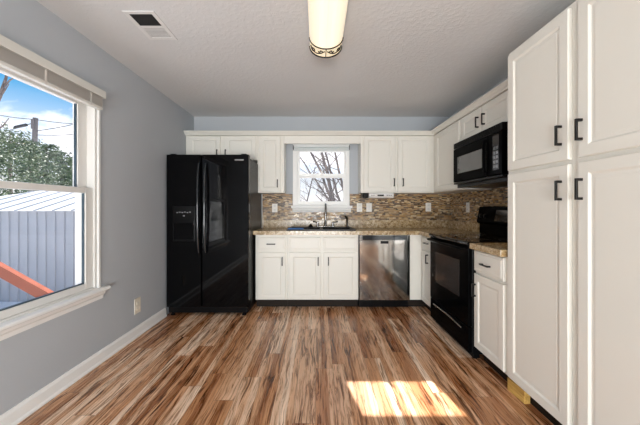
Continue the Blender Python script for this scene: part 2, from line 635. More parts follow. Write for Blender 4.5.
def sash_frame(T, u0, u1, z0, z1, d0, d1, st, rail0, rail1, name, parent, mname, gm=True, near_st=None):
    b = MB(T)
    ns = near_st or st
    b.box(u0, u0 + ns, d0, d1, z0, z1, 0.003).box(u1 - st, u1, d0, d1, z0, z1, 0.003)
    b.box(u0 + ns, u1 - st, d0, d1, z0, z0 + rail0, 0.003).box(u0 + ns, u1 - st, d0, d1, z1 - rail1, z1, 0.003)
    s = b.build(name, mname, parent)
    b = MB(T)
    gu0, gu1, gz0, gz1 = u0 + ns, u1 - st, z0 + rail0, z1 - rail1
    k = 0.007
    m = d1 - 0.008
    if gm:
        b.box(gu1 - k, gu1, m - .016, m, gz0, gz1)
        if gm == 2:
            b.box(gu0 + k, gu1 - k, m - .016, m, gz0, gz0 + k)
        b.build('gasket', 'gasket', s)
    b = MB(T)
    dm = (d0 + d1) / 2
    b.box(gu0 + k, gu1 - k, dm - .002, dm + .002, gz0 + k, gz1 - k)
    b.build('pane', 'glass', s)
    return s


# window 1: the double-hung window in the left wall (u = Y, d towards the room)
T = LEFTW(XL)
w1 = struct(thing('window_1', 'tall white double-hung window in the left wall', 'window', (XL, 1.62, 0.58)))
b = MB(T)
b.box(LY0, LY0 + 0.022, -WT, 0, LZ0, LZ1).box(LY1 - 0.022, LY1, -WT, 0, LZ0, LZ1)
b.box(LY0 + .022, LY1 - .022, -WT, 0, LZ1 - 0.022, LZ1).box(LY0 + .022, LY1 - .022, -WT, -0.001, LZ0, LZ0 + 0.022)
b.build('jamb', 'vinyl', w1)
b = MB(T)
b.box(LY1, LY1 + 0.022, 0.0, 0.012, LZ0, LZ1 + 0.04, 0.003).box(LY0 - 0.042, LY0, 0.0, 0.012, LZ0, LZ1 + 0.04, 0.003)
b.box(LY0, LY1, 0, 0.012, LZ1, LZ1 + 0.04, 0.003)
b.build('casing', 'trim', w1)
sash_frame(T, LY0 + .022, LY1 - .022, LZ0 + .022, 1.345, -0.055, -0.012, 0.072, 0.045, 0.040, 'lower_sash', w1, 'vinyl', gm=2)
sash_frame(T, LY0 + .022, LY1 - .022, 1.310, LZ1 - .022, -0.100, -0.060, 0.082, 0.040, 0.052, 'upper_sash', w1, 'vinyl')
b = MB(T)
b.prism([(0.0, 0.585), (0.048, 0.585), (0.056, 0.578), (0.056, 0.566), (0.048, 0.558), (-0.001, 0.558)], LY0 - 0.09, LY1 + 0.07, axis=0)
b.bm.verts.ensure_lookup_table()
b.build('sill', 'trim', w1)
b = MB(T)
b.prism([(0.0, 0.557), (0.030, 0.557), (0.026, 0.535), (0.014, 0.520), (0.012, 0.495), (0.0, 0.490)], LY0 - 0.05, LY1 + 0.05, axis=0)
b.build('apron', 'trim', w1)

# window 2: the window above the sink (u = X, d towards the room)
T = BACK(YB)
w2 = struct(thing('window_2', 'small white double-hung window above the sink', 'window', (0.06, YB, 1.2)))
b = MB(T)
b.box(BX0, BX0 + 0.016, -WT, 0, BZ0, BZ1).box(BX1 - 0.016, BX1, -WT, 0, BZ0, BZ1)
b.box(BX0 + .016, BX1 - .016, -WT, 0, BZ1 - 0.016, BZ1).box(BX0 + .016, BX1 - .016, -WT, -0.001, BZ0, BZ0 + 0.016)
b.build('jamb', 'trim', w2)
b = MB(T)
b.box(BX0 - 0.045, BX0, 0, 0.014, BZ0, BZ1 + 0.03, 0.003).box(BX1, BX1 + 0.03, 0, 0.014, BZ0, BZ1 + 0.03, 0.003)
b.box(BX0, BX1, 0, 0.014, BZ1, BZ1 + 0.03, 0.003)
b.build('casing', 'trim', w2)
sash_frame(T, BX0 + .016, BX1 - .016, BZ0 + .016, 1.640, -0.060, -0.020, 0.036, 0.045, 0.033, 'lower_sash', w2, 'trim', gm=False)
sash_frame(T, BX0 + .016, BX1 - .016, 1.640, BZ1 - .016, -0.105, -0.065, 0.030, 0.030, 0.045, 'upper_sash', w2, 'trim', gm=False)
b = MB(T)
b.box(0.035, 0.085, -0.055, -0.030, 1.6405, 1.658, 0.004).box(0.050, 0.074, -0.05, -0.038, 1.655, 1.706, 0.003)
b.build('sash_lock', 'white', w2)
b = MB(T)
b.box(BX0 + .02, BX1 - .02, -0.142, -0.140, BZ0 + .02, 1.655)
b.build('insect_screen', 'mesh', w2)
b = MB(T)
b.prism([(0.0, 1.225), (0.050, 1.225), (0.056, 1.218), (0.056, 1.196), (0.048, 1.190), (-0.001, 1.190)], BX0 - 0.065, BX1 + 0.065, axis=0)
b.build('sill', 'trim', w2)
b = MB(T)
b.prism([(0.0, 1.189), (0.030, 1.189), (0.026, 1.165), (0.014, 1.150), (0.010, 1.138), (0.0, 1.136)], BX0 - 0.05, BX1 + 0.05, axis=0)
b.build('apron', 'trim', w2)

# mosaic backsplash (fixed wall surface)
b = MB()
TB = 0.008
b.box(-0.756, BX0 - 0.05, YB - TB, YB, 1.028, 1.385).box(BX1 + 0.035, XR - TB, YB - TB, YB, 1.028, 1.385)
b.box(BX0 - 0.05, BX1 + 0.035, YB - TB, YB, 1.028, 1.137)
struct(b.build('trim_1', 'mosaic'), 'brown and cream glass mosaic backsplash on the back wall')
b = MB()
b.box(XR - TB, XR, 1.887, YB - TB, 0.93, 1.385)
b.box(XR - TB, XR, 2.19, 2.985, 1.385, 1.394)
struct(b.build('trim_2', 'mosaic'), 'brown and cream glass mosaic backsplash behind the range')

# ------------------------------------------------------------------ cabinets


def pull(T, parent, u, z, vertical=True, L=0.10, arch=False):
    b = MB(T)
    h = L / 2
    if vertical:
        b.box(u - .0055, u + .0055, 0.022, 0.031, z - h, z + h, 0.0015)
        for s in (-1, 1):
            b.box(u - .005, u + .005, 0.0, 0.0225, z + s * (h - .006) - .006, z + s * (h - .006) + .006)
    else:
        b.box(u - h, u + h, 0.022, 0.031, z - .0055, z + .0055, 0.0015)
        for s in (-1, 1):
            b.box(u + s * (h - .006) - .006, u + s * (h - .006) + .006, 0.0, 0.0225, z - .005, z + .005)
    return b.build('handle', 'bronze', parent)


def cabinet(name, label, T, u0, u1, z0, z1, depth, doors=(), drawers=(), toe=False, loc=(0, 0, 0), group=None, cat='cabinet'):
    t = thing(name, label, cat, loc, group)
    MB(T).box(u0, u1, -depth, -0.0205, z0, z1, 0.0015, 1).build('body', 'paint', t)
    for (a, c, lo, hi, hu, hz) in doors:
        dd = MB(T).panel(a, c, lo, hi).build('door', 'paint', t)
        if hu is not None:
            pull(T, dd, hu, hz)
    for (a, c, lo, hi, hu, hz) in drawers:
        nm = 'drawer' if hu is not None else 'false_drawer_front'
        dd = MB(T).panel(a, c, lo, hi, stile=0.016, slope=0.005, drop=-0.003, raise_=False).build(nm, 'paint', t)
        if hu is not None:
            pull(T, dd, hu, hz, vertical=False)
    if toe:
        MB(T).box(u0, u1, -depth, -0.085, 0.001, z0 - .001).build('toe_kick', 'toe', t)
    return t


YF = 3.428          # front plane of the base doors on the back wall
XF = 1.22           # front plane of the base doors on the right wall
YU = 3.688          # front plane of the wall-cabinet doors, back wall
XU = 1.469          # same, right wall
TBk, TRt, TUb, TUr = BACK(YF), RIGHT(XF), BACK(YU), RIGHT(XU)
DB = YB - YF - 0.002
DU = YB - YU - 0.002
UZ0, UZ1 = 1.388, 2.118

cabinet('base_cabinet', 'white base cabinet with one drawer over one door, beside the refrigerator', TBk, -0.736, -0.361, 0.103, 0.877, DB,
        doors=[(-0.712, -0.380, 0.115, 0.668, -0.416, 0.566)], drawers=[(-0.712, -0.380, 0.694, 0.846, -0.548, 0.769)], toe=True,
        loc=(-0.55, 3.7, 0))
sink_base = cabinet('sink_cabinet', 'white double-door sink base cabinet below the window', TBk, -0.359, 0.4855, 0.103, 0.877, DB,
                    doors=[(-0.338, 0.036, 0.115, 0.668, 0.008, 0.566), (0.072, 0.469, 0.115, 0.668, 0.128, 0.566)],
                    drawers=[(-0.338, 0.036, 0.694, 0.846, None, None), (0.072, 0.469, 0.694, 0.846, None, None)], toe=True,
                    loc=(0.06, 3.7, 0))
# corner cabinet between dishwasher and range
cc = cabinet('corner_base_cabinet', 'white corner base cabinet between the dishwasher and the black range', TRt, -3.957, -3.064, 0.103, 0.877,
             XR - XF - 0.002, doors=[(-3.405, -3.085, 0.115, 0.705, -3.20, 0.630)], drawers=[(-3.405, -3.085, 0.728, 0.860, -3.23, 0.800)],
             toe=True, loc=(1.5, 3.5, 0))
MB().box(1.094, XF + 0.0195, YF + 0.020, YF + 0.05, 0.103, 0.877, 0.001, 1).build('filler_panel', 'paint', cc)
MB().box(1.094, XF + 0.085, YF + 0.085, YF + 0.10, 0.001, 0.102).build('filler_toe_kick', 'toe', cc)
cabinet('base_cabinet', 'white base cabinet with drawer and door between range and tall pantry', TRt, -2.272, -1.887, 0.103, 0.877,
        XR - XF - 0.002, doors=[(-2.262, -1.904, 0.118, 0.690, -2.240, 0.562)], drawers=[(-2.262, -1.904, 0.712, 0.868, -2.09, 0.782)],
        toe=True, loc=(1.5, 2.07, 0))
cabinet('pantry_cabinet', 'tall white four-door pantry cabinet reaching above all wall cabinets', TRt, -1.884, -0.90, 0.103, 2.194,
        XR - XF - 0.002,
        doors=[(-1.863, -1.412, 1.434, 2.170, -1.452, 1.560), (-1.863, -1.412, 0.115, 1.412, -1.452, 1.285),
               (-1.361, -0.93, 1.434, 2.170, -1.338, 1.560), (-1.361, -0.93, 0.115, 1.412, -1.338, 1.285)],
        toe=True, loc=(1.5, 1.4, 0), cat='cabinet')

cabinet('wall_cabinet', 'short white two-door wall cabinet above the refrigerator', TUb, -1.683, -0.771, 1.805, UZ1, DU,
        doors=[(-1.642, -1.239, 1.818, 2.108, -1.275, 1.885), (-1.179, -0.784, 1.818, 2.108, -1.167, 1.885)], loc=(-1.2, 3.83, 1.8))
cabinet('wall_cabinet', 'narrow white single-door wall cabinet between refrigerator and window', TUb, -0.769, -0.427, UZ0, UZ1, DU,
        doors=[(-0.741, -0.474, 1.402, 2.108, -0.508, 1.505)], loc=(-0.6, 3.83, 1.38))
cabinet('wall_cabinet', 'white two-door wall cabinet right of the sink window, over the dishwasher', TUb, 0.554, 1.4885, UZ0, UZ1, DU,
        doors=[(0.588, 0.990, 1.402, 2.108, 0.972, 1.520), (1.021, 1.450, 1.402, 2.108, 1.086, 1.520)], loc=(1.0, 3.83, 1.38))
cabinet('wall_cabinet', 'white corner wall cabinet with one plain door, left of the microwave', TUr, -3.957, -2.990, UZ0, UZ1, XR - XU - 0.002,
        doors=[(-3.60, -3.020, 1.402, 2.108, None, None)], loc=(1.63, 3.4, 1.38))
cabinet('wall_cabinet', 'short white two-door wall cabinet directly above the black microwave', TUr, -2.987, -2.190, 1.856, UZ1, XR - XU - 0.002,
        doors=[(-2.965, -2.612, 1.868, 2.108, -2.648, 1.978), (-2.594, -2.205, 1.868, 2.108, -2.548, 1.978)], loc=(1.63, 2.6, 1.85))
# valance board over the sink window and the crown moulding
tag(MB(TUb).box(-0.4255, 0.5525, -0.040, -0.0205, 2.018, UZ1, 0.001, 1).build('window_valance_board', 'paint'),
    'white flat valance board bridging the wall cabinets above the sink window', 'valance')
prof = [(-0.035, 2.1195), (0.004, 2.1195), (0.010, 2.132), (0.018, 2.136), (0.032, 2.152), (0.040, 2.156), (0.040, 2.168), (-0.035, 2.168)]
b = MB()
n = len(prof)
vs = [(-1.684, YU - dd, z) for dd, z in prof] + [(XU - dd, YU - dd, z) for dd, z in prof] + [(XU - dd, 1.888, z) for dd, z in prof]
fs = [tuple(range(n)), tuple(range(3 * n - 1, 2 * n - 1, -1))]
for s in (0, n):
    fs += [(s + i, s + (i + 1) % n, s + n + (i + 1) % n, s + n + i) for i in range(n)]
b.add(vs, fs)
tag(b.build('crown_molding', 'paint'), 'white crown moulding along the tops of the wall cabinets', 'moulding')

# ------------------------------------------------------------------ countertops
ct = thing('countertop', 'tan speckled granite countertop running from refrigerator around the corner to the range', 'countertop', (0.4, 3.6, 0.88))
b = MB()
ZT0, ZT1 = 0.8785, 0.924
CF = YF - 0.03
SX0, SX1, SY0, SY1 = -0.345, 0.435, 3.475, 3.885
b.box(-0.757, SX0, CF, YB - .001, ZT0, ZT1).box(SX1, XR - .001, CF, YB - .001, ZT0, ZT1)
b.box(SX0, SX1, CF, SY0, ZT0, ZT1).box(SX0, SX1, SY1, YB - .001, ZT0, ZT1)
b.box(XF - 0.03, XR - .001, 3.064, CF, ZT0, ZT1)
bmesh.ops.remove_doubles(b.bm, verts=b.bm.verts, dist=0.0005)
b.build('slab', 'granite', ct)
b = MB()
b.box(-0.756, XR - .001, YB - 0.022, YB - .001, ZT1, 1.027, 0.002).box(XR - 0.022, XR - .009, 3.064, YB - 0.023, ZT1, 1.027, 0.002)
b.build('backsplash_lip', 'granite', ct)
ct2 = thing('countertop', 'short tan granite countertop piece between range and pantry', 'countertop', (1.5, 2.07, 0.88))
MB().box(XF - 0.03, XR - .009, 1.887, 2.274, ZT0, ZT1, 0.004).build('slab', 'granite', ct2)
MB().box(XR - 0.022, XR - .009, 1.887, 2.274, ZT1, 1.027, 0.002).build('backsplash_lip', 'granite', ct2)

# ------------------------------------------------------------------ refrigerator
FX0, FX1, FY = -1.665, -0.759, 3.19
FS = -1.276
fr = thing('refrigerator', 'glossy black side-by-side refrigerator standing against the left wall', 'refrigerator', (-1.21, 3.45, 0))
TF = BACK(FY)
MB(TF).box(FX0 + .004, FX1 - .002, -0.745, -0.082, 0.035, 1.755, 0.006).build('body', 'blackside', fr)
for nm, a, c in (('freezer_door', FX0, FS - .004), ('refrigerator_door', FS + .004, FX1)):
    b = MB(TF)
    k = 7
    # slightly bowed front
    pts = [(a, -0.075)] + [(a + (c - a) * (0, .012, .2, .4, .6, .8, .988, 1)[i], 0.0 if 0 < i < k else -0.010) for i in range(k + 1)] + [(c, -0.075)]
    b.prism(pts, 0.105, 1.782, axis=2)
    dd = b.build(nm, 'black', fr)
    if nm == 'freezer_door':
        hx = c - 0.018
    else:
        hx = a + 0.048
    hb = MB(TF)
    zs = [1.69, 1.68, 1.60, 1.45, 1.15, 0.95, 0.80, 0.71, 0.70]
    ds = [0.002, 0.020, 0.042, 0.056, 0.060, 0.056, 0.042, 0.020, 0.002]
    hb.tube([(hx, q_, z_) for q_, z_ in zip(ds, zs)], [0.010, 0.012, 0.013, 0.013, 0.013, 0.013, 0.013, 0.012, 0.010], 12)
    hb.build('handle', 'display', dd, smooth=True)
    if nm == 'freezer_door':
        b = MB(TF)
        b.box(-1.590, -1.345, -0.004, 0.008, 0.83, 1.215, 0.004)
        dp = b.build('dispenser', 'blackp', dd)
        b = MB(TF)
        b.box(-1.575, -1.360, 0.0082, 0.0095, 0.85, 1.03)
        b.build('dispenser_recess', 'black', dp)
        for i in range(6):
            MB(TF).box(-1.545 + i * .028, -1.533 + i * .028, 0.0085, 0.010, 1.140 + (i % 2) * .006, 1.148 + (i % 2) * .006).build('indicator_light', 'red', dp)
        MB(TF).box(-1.475, -1.455, 0.0085, 0.010, 1.105, 1.112).build('indicator_light', 'red', dp)
        b = MB(TF)
        b.lathe([(0.014, 0.0), (0.014, 0.006), (0.010, 0.008)], (-1.465, -0.008, 1.065), 16, axis=1)
        b.build('dispenser_button', 'darkchrome', dp)
    else:
        MB(TF).box(-0.910, -0.812, -0.006, 0.004, 1.716, 1.730, 0.002).build('badge', 'chrome', dd)
MB(TF).box(FX0 + .01, FX1 - .01, -0.09, -0.03, 0.030, 0.100, 0.006).build('toe_grille', 'blackp', fr)
for x in (FX0 + .05, FX1 - .06):
    MB(TF).lathe([(0.024, 0), (0.024, 0.015), (0.014, 0.018), (0.014, 0.034)], (x, -0.055, 0.0005), 14).build('foot', 'blackp', fr)
    MB(TF).lathe([(0.024, 0), (0.024, 0.015), (0.014, 0.018), (0.014, 0.034)], (x, -0.50, 0.0005), 14).build('foot', 'blackp', fr)
for x in (FX0 + .03, FX1 - .09):
    MB(TF).box(x, x + .06, -0.13, -0.03, 1.7825, 1.797, 0.004).build('hinge_cover', 'blackp', fr)

# ------------------------------------------------------------------ dishwasher
dw = thing('dishwasher', 'stainless steel dishwasher built in under the counter', 'dishwasher', (0.797, 3.65, 0))
DX0, DX1 = 0.496, 1.092
MB(TBk).box(DX0, DX1, -DB + 0.02, -0.03, 0.104, 0.874).build('tub', 'blackp', dw)
b = MB(TBk)
k = 8
pts = [(DX0 + .003, -0.029)] + [(DX0 + .003 + (DX1 - DX0 - .006) * i / k, 0.006 + 0.002 * math.sin(math.pi * i / k)) for i in range(k + 1)] + [(DX1 - .003, -0.029)]
b.prism(pts, 0.108, 0.806, axis=2)
dd = b.build('door', 'steel', dw)
MB(TBk).box(0.742, 0.838, 0.005, 0.0095, 0.772, 0.805, 0.003).build('handle_pocket', 'blackp', dd, 'black handle pocket')
MB(TBk).box(0.770, 0.845, 0.005, 0.0092, 0.198, 0.206).build('badge', 'darkchrome', dd, 'small dark lettered badge')
cp = MB(TBk).prism([(DX0 + .003, -0.029), (DX0 + .003, 0.006), (0.79, 0.0065), (DX1 - .003, 0.006), (DX1 - .003, -0.029)], 0.809, 0.872, axis=2).build('control_panel', 'steel', dw)
MB(TBk).box(DX0 + .035, DX1 - .03, -0.0, 0.0085, 0.815, 0.868, 0.004).build('control_strip', 'display', cp, 'dark control strip')
MB(TBk).box(DX0, DX1, -DB + 0.02, -0.070, 0.001, 0.103).build('toe_kick', 'blackp', dw)

# ------------------------------------------------------------------ range
RY0, RY1 = 2.280, 3.058
rg = thing('range', 'black freestanding electric range with glass oven door', 'range', (1.5, 2.67, 0))
T = RIGHT(1.187)         # u = -Y
U0, U1 = -RY1, -RY0
MB(T).box(U0, U1, -0.585, -0.032, 0.045, 0.902, 0.003).build('body', 'blackp', rg)
b = MB(T)
b.prism([(0.010, 0.904), (0.014, 0.912), (0.010, 0.926), (-0.004, 0.931), (-0.585, 0.931), (-0.585, 0.904)], U0, U1, axis=0)
ck = b.build('cooktop', 'cookglass', rg)
for (yy, xx, rr) in ((2.48, 1.36, .10), (2.48, 1.60, .075), (2.86, 1.36, .075), (2.86, 1.60, .10)):
    b = MB()
    b.lathe([(rr, 0.9312), (rr, 0.9316), (rr - .004, 0.9318), (rr - .004, 0.9314)], (xx, yy, 0), 32)
    b.build('burner_ring', 'darkchrome', ck)
od = MB(T).box(U0 + .003, U1 - .003, -0.031, 0.0, 0.262, 0.900, 0.005).build('oven_door', 'blackrange', rg)
MB(T).box(-2.912, -2.428, -0.004, 0.0025, 0.455, 0.762, 0.002).build('oven_window', 'ovenglass', od)
b = MB(T)
hz = 0.872
b.tube([(U0 + .05, 0.0, hz), (U0 + .05, 0.030, hz), (U0 + .058, 0.044, hz), (U0 + .08, 0.048, hz), (U1 - .08, 0.048, hz), (U1 - .058, 0.044, hz),
        (U1 - .05, 0.030, hz), (U1 - .05, 0.0, hz)], 0.013, 12)
b.build('handle', 'blackrange', od, smooth=True)
dwr = MB(T).box(U0 + .003, U1 - .003, -0.031, -0.002, 0.055, 0.255, 0.005).build('storage_drawer', 'blackrange', rg)
b = MB(T)
pp = []
for i in range(13):
    s = i / 12
    pp.append((U0 + .10 + s * .58, 0.004 + 0.003 * math.sin(math.pi * s), 0.214 + 0.012 * math.sin(math.pi * s)))
b.tube(pp, 0.006, 8)
b.build('drawer_pull', 'darkchrome', dwr, 'metallic curved drawer pull', smooth=True)
for uu in (U0 + .04, U1 - .04):
    for dd_ in (-0.07, -0.54):
        MB(T).lathe([(0.02, 0), (0.02, 0.02), (0.012, 0.024), (0.012, 0.045)], (uu, dd_, 0.0005), 12).build('foot', 'blackp', rg)
MB(T).box(U0 + .02, U1 - .02, -0.10, -0.05, 0.006, 0.044).build('toe_plate', 'blackp', rg)
b = MB(T)
b.prism([(-0.520, 0.932), (-0.520, 1.030), (-0.500, 1.040), (-0.492, 1.055), (-0.520, 1.205), (-0.530, 1.212), (-0.580, 1.212), (-0.580, 0.932)], U0, U1, axis=0)
bgd = b.build('backguard', 'blackrange', rg)
b = MB(T)
b.prism([(-0.4945, 1.070), (-0.4925, 1.070), (-0.5125, 1.175), (-0.5145, 1.175)], U0 + .30, U1 - .25, axis=0)
b.build('control_panel', 'display', bgd)
for i in range(4):
    uu = (U0 + .07, U0 + .15, U1 - .15, U1 - .07)[i]
    b = MB(T)
    b.lathe([(0.020, 0.0), (0.019, 0.018), (0.012, 0.022), (0.0, 0.022)], (uu, -0.503, 1.115), 16, axis=1)
    b.build('knob', 'blackp', bgd, smooth=True)

# ------------------------------------------------------------------ microwave
mw = thing('microwave', 'black over-the-range microwave hung under the wall cabinet', 'microwave', (1.6, 2.6, 1.43))
XM = 1.397
T = RIGHT(XM)
U0, U1 = -2.985, -2.192
MB(T).box(U0, U1, -0.400, -0.042, 1.398, 1.853, 0.004).build('body', 'blackp', mw)
dd = MB(T).box(U0 + .002, -2.385, -0.041, 0.0, 1.455, 1.790, 0.006).build('door', 'blackrange', mw)
MB(T).box(-2.895, -2.455, -0.003, 0.002, 1.535, 1.700, 0.002).build('door_window', 'screen', dd)
b = MB(T)
b.tube([(-2.402, 0.0, 1.755), (-2.402, 0.014, 1.75), (-2.402, 0.022, 1.72), (-2.402, 0.024, 1.62), (-2.402, 0.022, 1.52), (-2.402, 0.014, 1.49), (-2.402, 0, 1.485)], 0.011, 10)
b.build('handle', 'blackrange', dd, smooth=True)
pn = MB(T).box(-2.380, U1 - .002, -0.041, 0.0, 1.455, 1.790, 0.006).build('control_panel', 'blackrange', mw)
MB(T).box(-2.312, -2.232, -0.002, 0.0015, 1.495, 1.768).build('touch_strip', 'ovenglass', pn)
b = MB(T)
for r_ in range(5):
    for c_ in range(2):
        b.box(-2.302 + c_ * .034, -2.276 + c_ * .034, 0.0015, 0.0022, 1.510 + r_ * .036, 1.534 + r_ * .036)
b.build('keypad', 'screen', pn)
b = MB(T)
b.box(U0 + .002, U1 - .002, -0.041, -0.002, 1.794, 1.851, 0.004)
vg = b.build('vent_grille', 'blackp', mw)
b = MB(T)
for i in range(5):
    b.box(U0 + .03, U1 - .03, -0.003, 0.0015, 1.800 + i * .010, 1.804 + i * .010)
b.build('louvre', 'blackrange', vg)
MB(T).box(U0 + .002, U1 - .002, -0.041, -0.004, 1.434, 1.452, 0.003).build('bottom_trim', 'blackp', mw)
MB(T).box(-2.40, -2.28, -0.34, -0.24, 1.394, 1.3975).build('light_lens', 'hoodlamp', mw)

# ------------------------------------------------------------------ sink and its fittings
sk = thing('sink', 'black drop-in kitchen sink set in the granite below the window', 'sink', (0.045, 3.68, 0.924))
b = MB()
RX0, RX1, RYa, RYb = -0.366, 0.455, 3.425, 3.925
ZR = 0.941
BYb = 3.800
# rim built as four bars around the bowls and a divider
b.box(RX0, RX1, RYa, SY0 + .008, ZT1 + .0005, ZR, 0.003).box(RX0, RX1, BYb, RYb, ZT1 + .0005, ZR, 0.003)
b.box(RX0, SX0 + .008, SY0 + .008, BYb, ZT1 + .0005, ZR, 0.003).box(SX1 - .008, RX1, SY0 + .008, BYb, ZT1 + .0005, ZR, 0.003)
b.box(0.035, 0.060, SY0 + .008, BYb, 0.90, ZR, 0.003)
b.build('rim', 'blackp', sk)
for (a, c) in ((SX0 + .008, 0.035), (0.060, SX1 - .008)):
    b = MB()
    y0, y1, zb = SY0 + .008, BYb, 0.895
    # shallow bowl shell above the cabinet top
    b.box(a, c, y0, y1, zb - .012, zb)
    b.box(a, a + .006, y0, y1, zb, ZR - .004).box(c - .006, c, y0, y1, zb, ZR - .004)
    b.box(a + .006, c - .006, y0, y0 + .006, zb, ZR - .004).box(a + .006, c - .006, y1 - .006, y1, zb, ZR - .004)
    bb = b.build('bowl', 'blackp', sk)
    MB().lathe([(0.04, zb + .0005), (0.042, zb + .003), (0.03, zb + .004), (0.01, zb + .002)], ((a + c) / 2, (y0 + y1) / 2, 0), 20).build('drain', 'chrome', bb)

fc = thing('faucet', 'tall brushed metal gooseneck faucet on the sink deck', 'faucet', (0.107, 3.86, ZR))
b = MB()
b.box(-0.005, 0.219, 3.832, 3.888, ZR + .0005, ZR + .012, 0.005)
b.build('base_plate', 'chrome', fc)
b = MB()
pts, rr = [(0.107, 3.86, ZR + .012)], [0.022]
for z_, r_ in ((0.965, .021), (0.985, .015), (1.05, .0115), (1.16, .0115)):
    pts.append((0.107, 3.86, z_))
    rr.append(r_)
for i in range(1, 11):
    a = math.pi * i / 10
    pts.append((0.107, 3.86 - 0.075 * (1 - math.cos(a)), 1.16 + 0.085 * math.sin(a)))
    rr.append(0.0115)
pts.append((0.107, 3.71, 1.13))
rr.append(0.015)
pts.append((0.107, 3.71, 1.09))
rr.append(0.0155)
b.tube(pts, rr, 12)
b.build('spout', 'darkchrome', fc, smooth=True)
for x, s in ((0.005, -1), (0.205, 1)):
    b = MB()
    b.lathe([(0.020, 0.0), (0.018, 0.02), (0.013, 0.035), (0.013, 0.048), (0.004, 0.055)], (x, 3.86, ZR + .011), 16)
    hh = b.build('valve_handle', 'chrome', fc, smooth=True)
    b = MB()
    b.tube([(x, 3.86, ZR + .055), (x + s * .03, 3.85, ZR + .066), (x + s * .062, 3.845, ZR + .074)], [0.008, 0.007, 0.010], 10)
    b.build('lever', 'darkchrome', hh, smooth=True)
sp = thing('side_sprayer', 'dark metal side sprayer standing at the right end of the sink deck', 'sprayer', (0.397, 3.865, ZR))
MB().lathe([(0.022, 0.0005), (0.021, 0.012), (0.014, 0.022)], (0.397, 3.865, ZR), 16).build('collar', 'darkchrome', sp, smooth=True)
b = MB()
b.tube([(0.397, 3.865, ZR + .022), (0.397, 3.865, ZR + .09), (0.393, 3.858, ZR + .115), (0.383, 3.842, ZR + .135), (0.366, 3.822, ZR + .140)],
       [0.011, 0.012, 0.014, 0.016, 0.012], 12)
b.build('spray_head', 'darkchrome', sp, smooth=True)
b = MB()
b.lathe([(0.034, ZR + .0005), (0.033, ZR + .008), (0.022, ZR + .022), (0.009, ZR + .034), (0.007, ZR + .040)], (-0.092, 3.865, 0), 18)
tag(b.build('drain_stopper', 'blackp', smooth=True), 'small black cone-shaped stopper on the sink deck, left of the faucet', 'stopper')
b = MB()
b.box(-0.352, -0.165, 3.4265, 3.470, ZR + .0008, ZR + .0135, 0.004)  # thin blue slab modelled where the sink rim reflects light
for v in b.bm.verts:
    v.co.z += 0.0016 * (1 + math.sin(v.co.x * 60 + v.co.y * 90)) if v.co.z > ZR + .008 else 0
tag(b.build('blue_reflection', 'blue'), 'narrow blue strip standing for light reflected along the front left edge of the sink', 'reflection')

# ------------------------------------------------------------------ outlets


def outlet(name, label, T, u, z, w_=0.074, h_=0.118, toggle=False, mname='plate', d0=0.0):
    t = thing(name, label, 'outlet' if not toggle else 'switch', T((u, d0, z)), 'wall plates')
    MB(T).box(u - w_ / 2, u + w_ / 2, d0 + .0003, d0 + 0.006, z - h_ / 2, z + h_ / 2, 0.002).build('plate', mname, t)
    if toggle:
        MB(T).box(u - .016, u + .016, d0 + .006, d0 + .009, z - .033, z + .033, 0.002).build('rocker', 'white', t)
    else:
        for s in (-1, 1):
            f_ = MB(T).box(u - .017, u + .017, d0 + .006, d0 + .0085, z + s * .026 - .016, z + s * .026 + .016, 0.003).build('socket', 'white' if mname == 'plate' else mname, t)
            b = MB(T)
            b.box(u - .008, u - .005, d0 + .0085, d0 + .009, z + s * .026 - .005, z + s * .026 + .007)
            b.box(u + .005, u + .008, d0 + .0085, d0 + .009, z + s * .026 - .005, z + s * .026 + .007)
            b.build('slot', 'slot', f_)
    return t


TW = BACK(YB)
outlet('wall_outlet', 'cream duplex outlet low on the blue-grey wall under the tall window', LEFTW(XL), 2.71, 0.284, 0.088, 0.142, mname='beige')
outlet('wall_outlet', 'white outlet on the mosaic between refrigerator and sink window', TW, -0.582, 1.193, d0=TB)
outlet('wall_outlet', 'white outlet on the mosaic just right of the sink window', TW, 0.572, 1.200, d0=TB)
outlet('light_switch', 'white rocker switch on the mosaic below the under-cabinet radio', TW, 0.702, 1.200, d0=TB, toggle=True)
outlet('wall_outlet', 'white outlet on the mosaic near the room corner', TW, 1.510, 1.205, d0=TB)
outlet('wall_outlet', 'white outlet on the mosaic right of the corner, beside the range backguard', RIGHT(XR), -3.452, 1.200, d0=TB)

# ------------------------------------------------------------------ under-cabinet radio and its cord
rd = thing('under_cabinet_radio', 'white slim radio mounted under the wall cabinet right of the window', 'radio', (0.8, 3.8, 1.32))
b = MB(TUb)
b.prism([(-0.20, 1.385), (0.0, 1.385), (0.012, 1.372), (0.014, 1.345), (0.0, 1.325), (-0.03, 1.318), (-0.20, 1.322)], 0.655, 0.968, axis=0)
b.build('housing', 'white', rd)
MB(TUb).box(0.760, 0.840, 0.008, 0.0155, 1.342, 1.364, 0.002).build('display', 'display', rd, 'dark display')
for x in (0.69, 0.715, 0.885, 0.91, 0.935):
    MB(TUb).box(x - .009, x + .009, 0.006, 0.0150, 1.348, 1.360, 0.002).build('button', 'slot', rd)
MB(TUb).box(0.580, 0.6545, -0.20, -0.03, 1.322, 1.386, 0.01).build('end_block', 'blackp', rd, 'black end piece')  # dark block closing the radio's left end
b = MB()
b.tube([(-0.752, 3.943, 1.384), (-0.752, 3.943, 1.30), (-0.752, 3.943, 1.17), (-0.744, 3.942, 1.08), (-0.741, 3.936, 1.03), (-0.740, 3.930, 0.97), (-0.742, 3.925, 0.929)], 0.0045, 8)
tag(b.build('power_cord', 'white', smooth=True), 'thin white cord hanging down the wall between refrigerator and mosaic', 'cord')

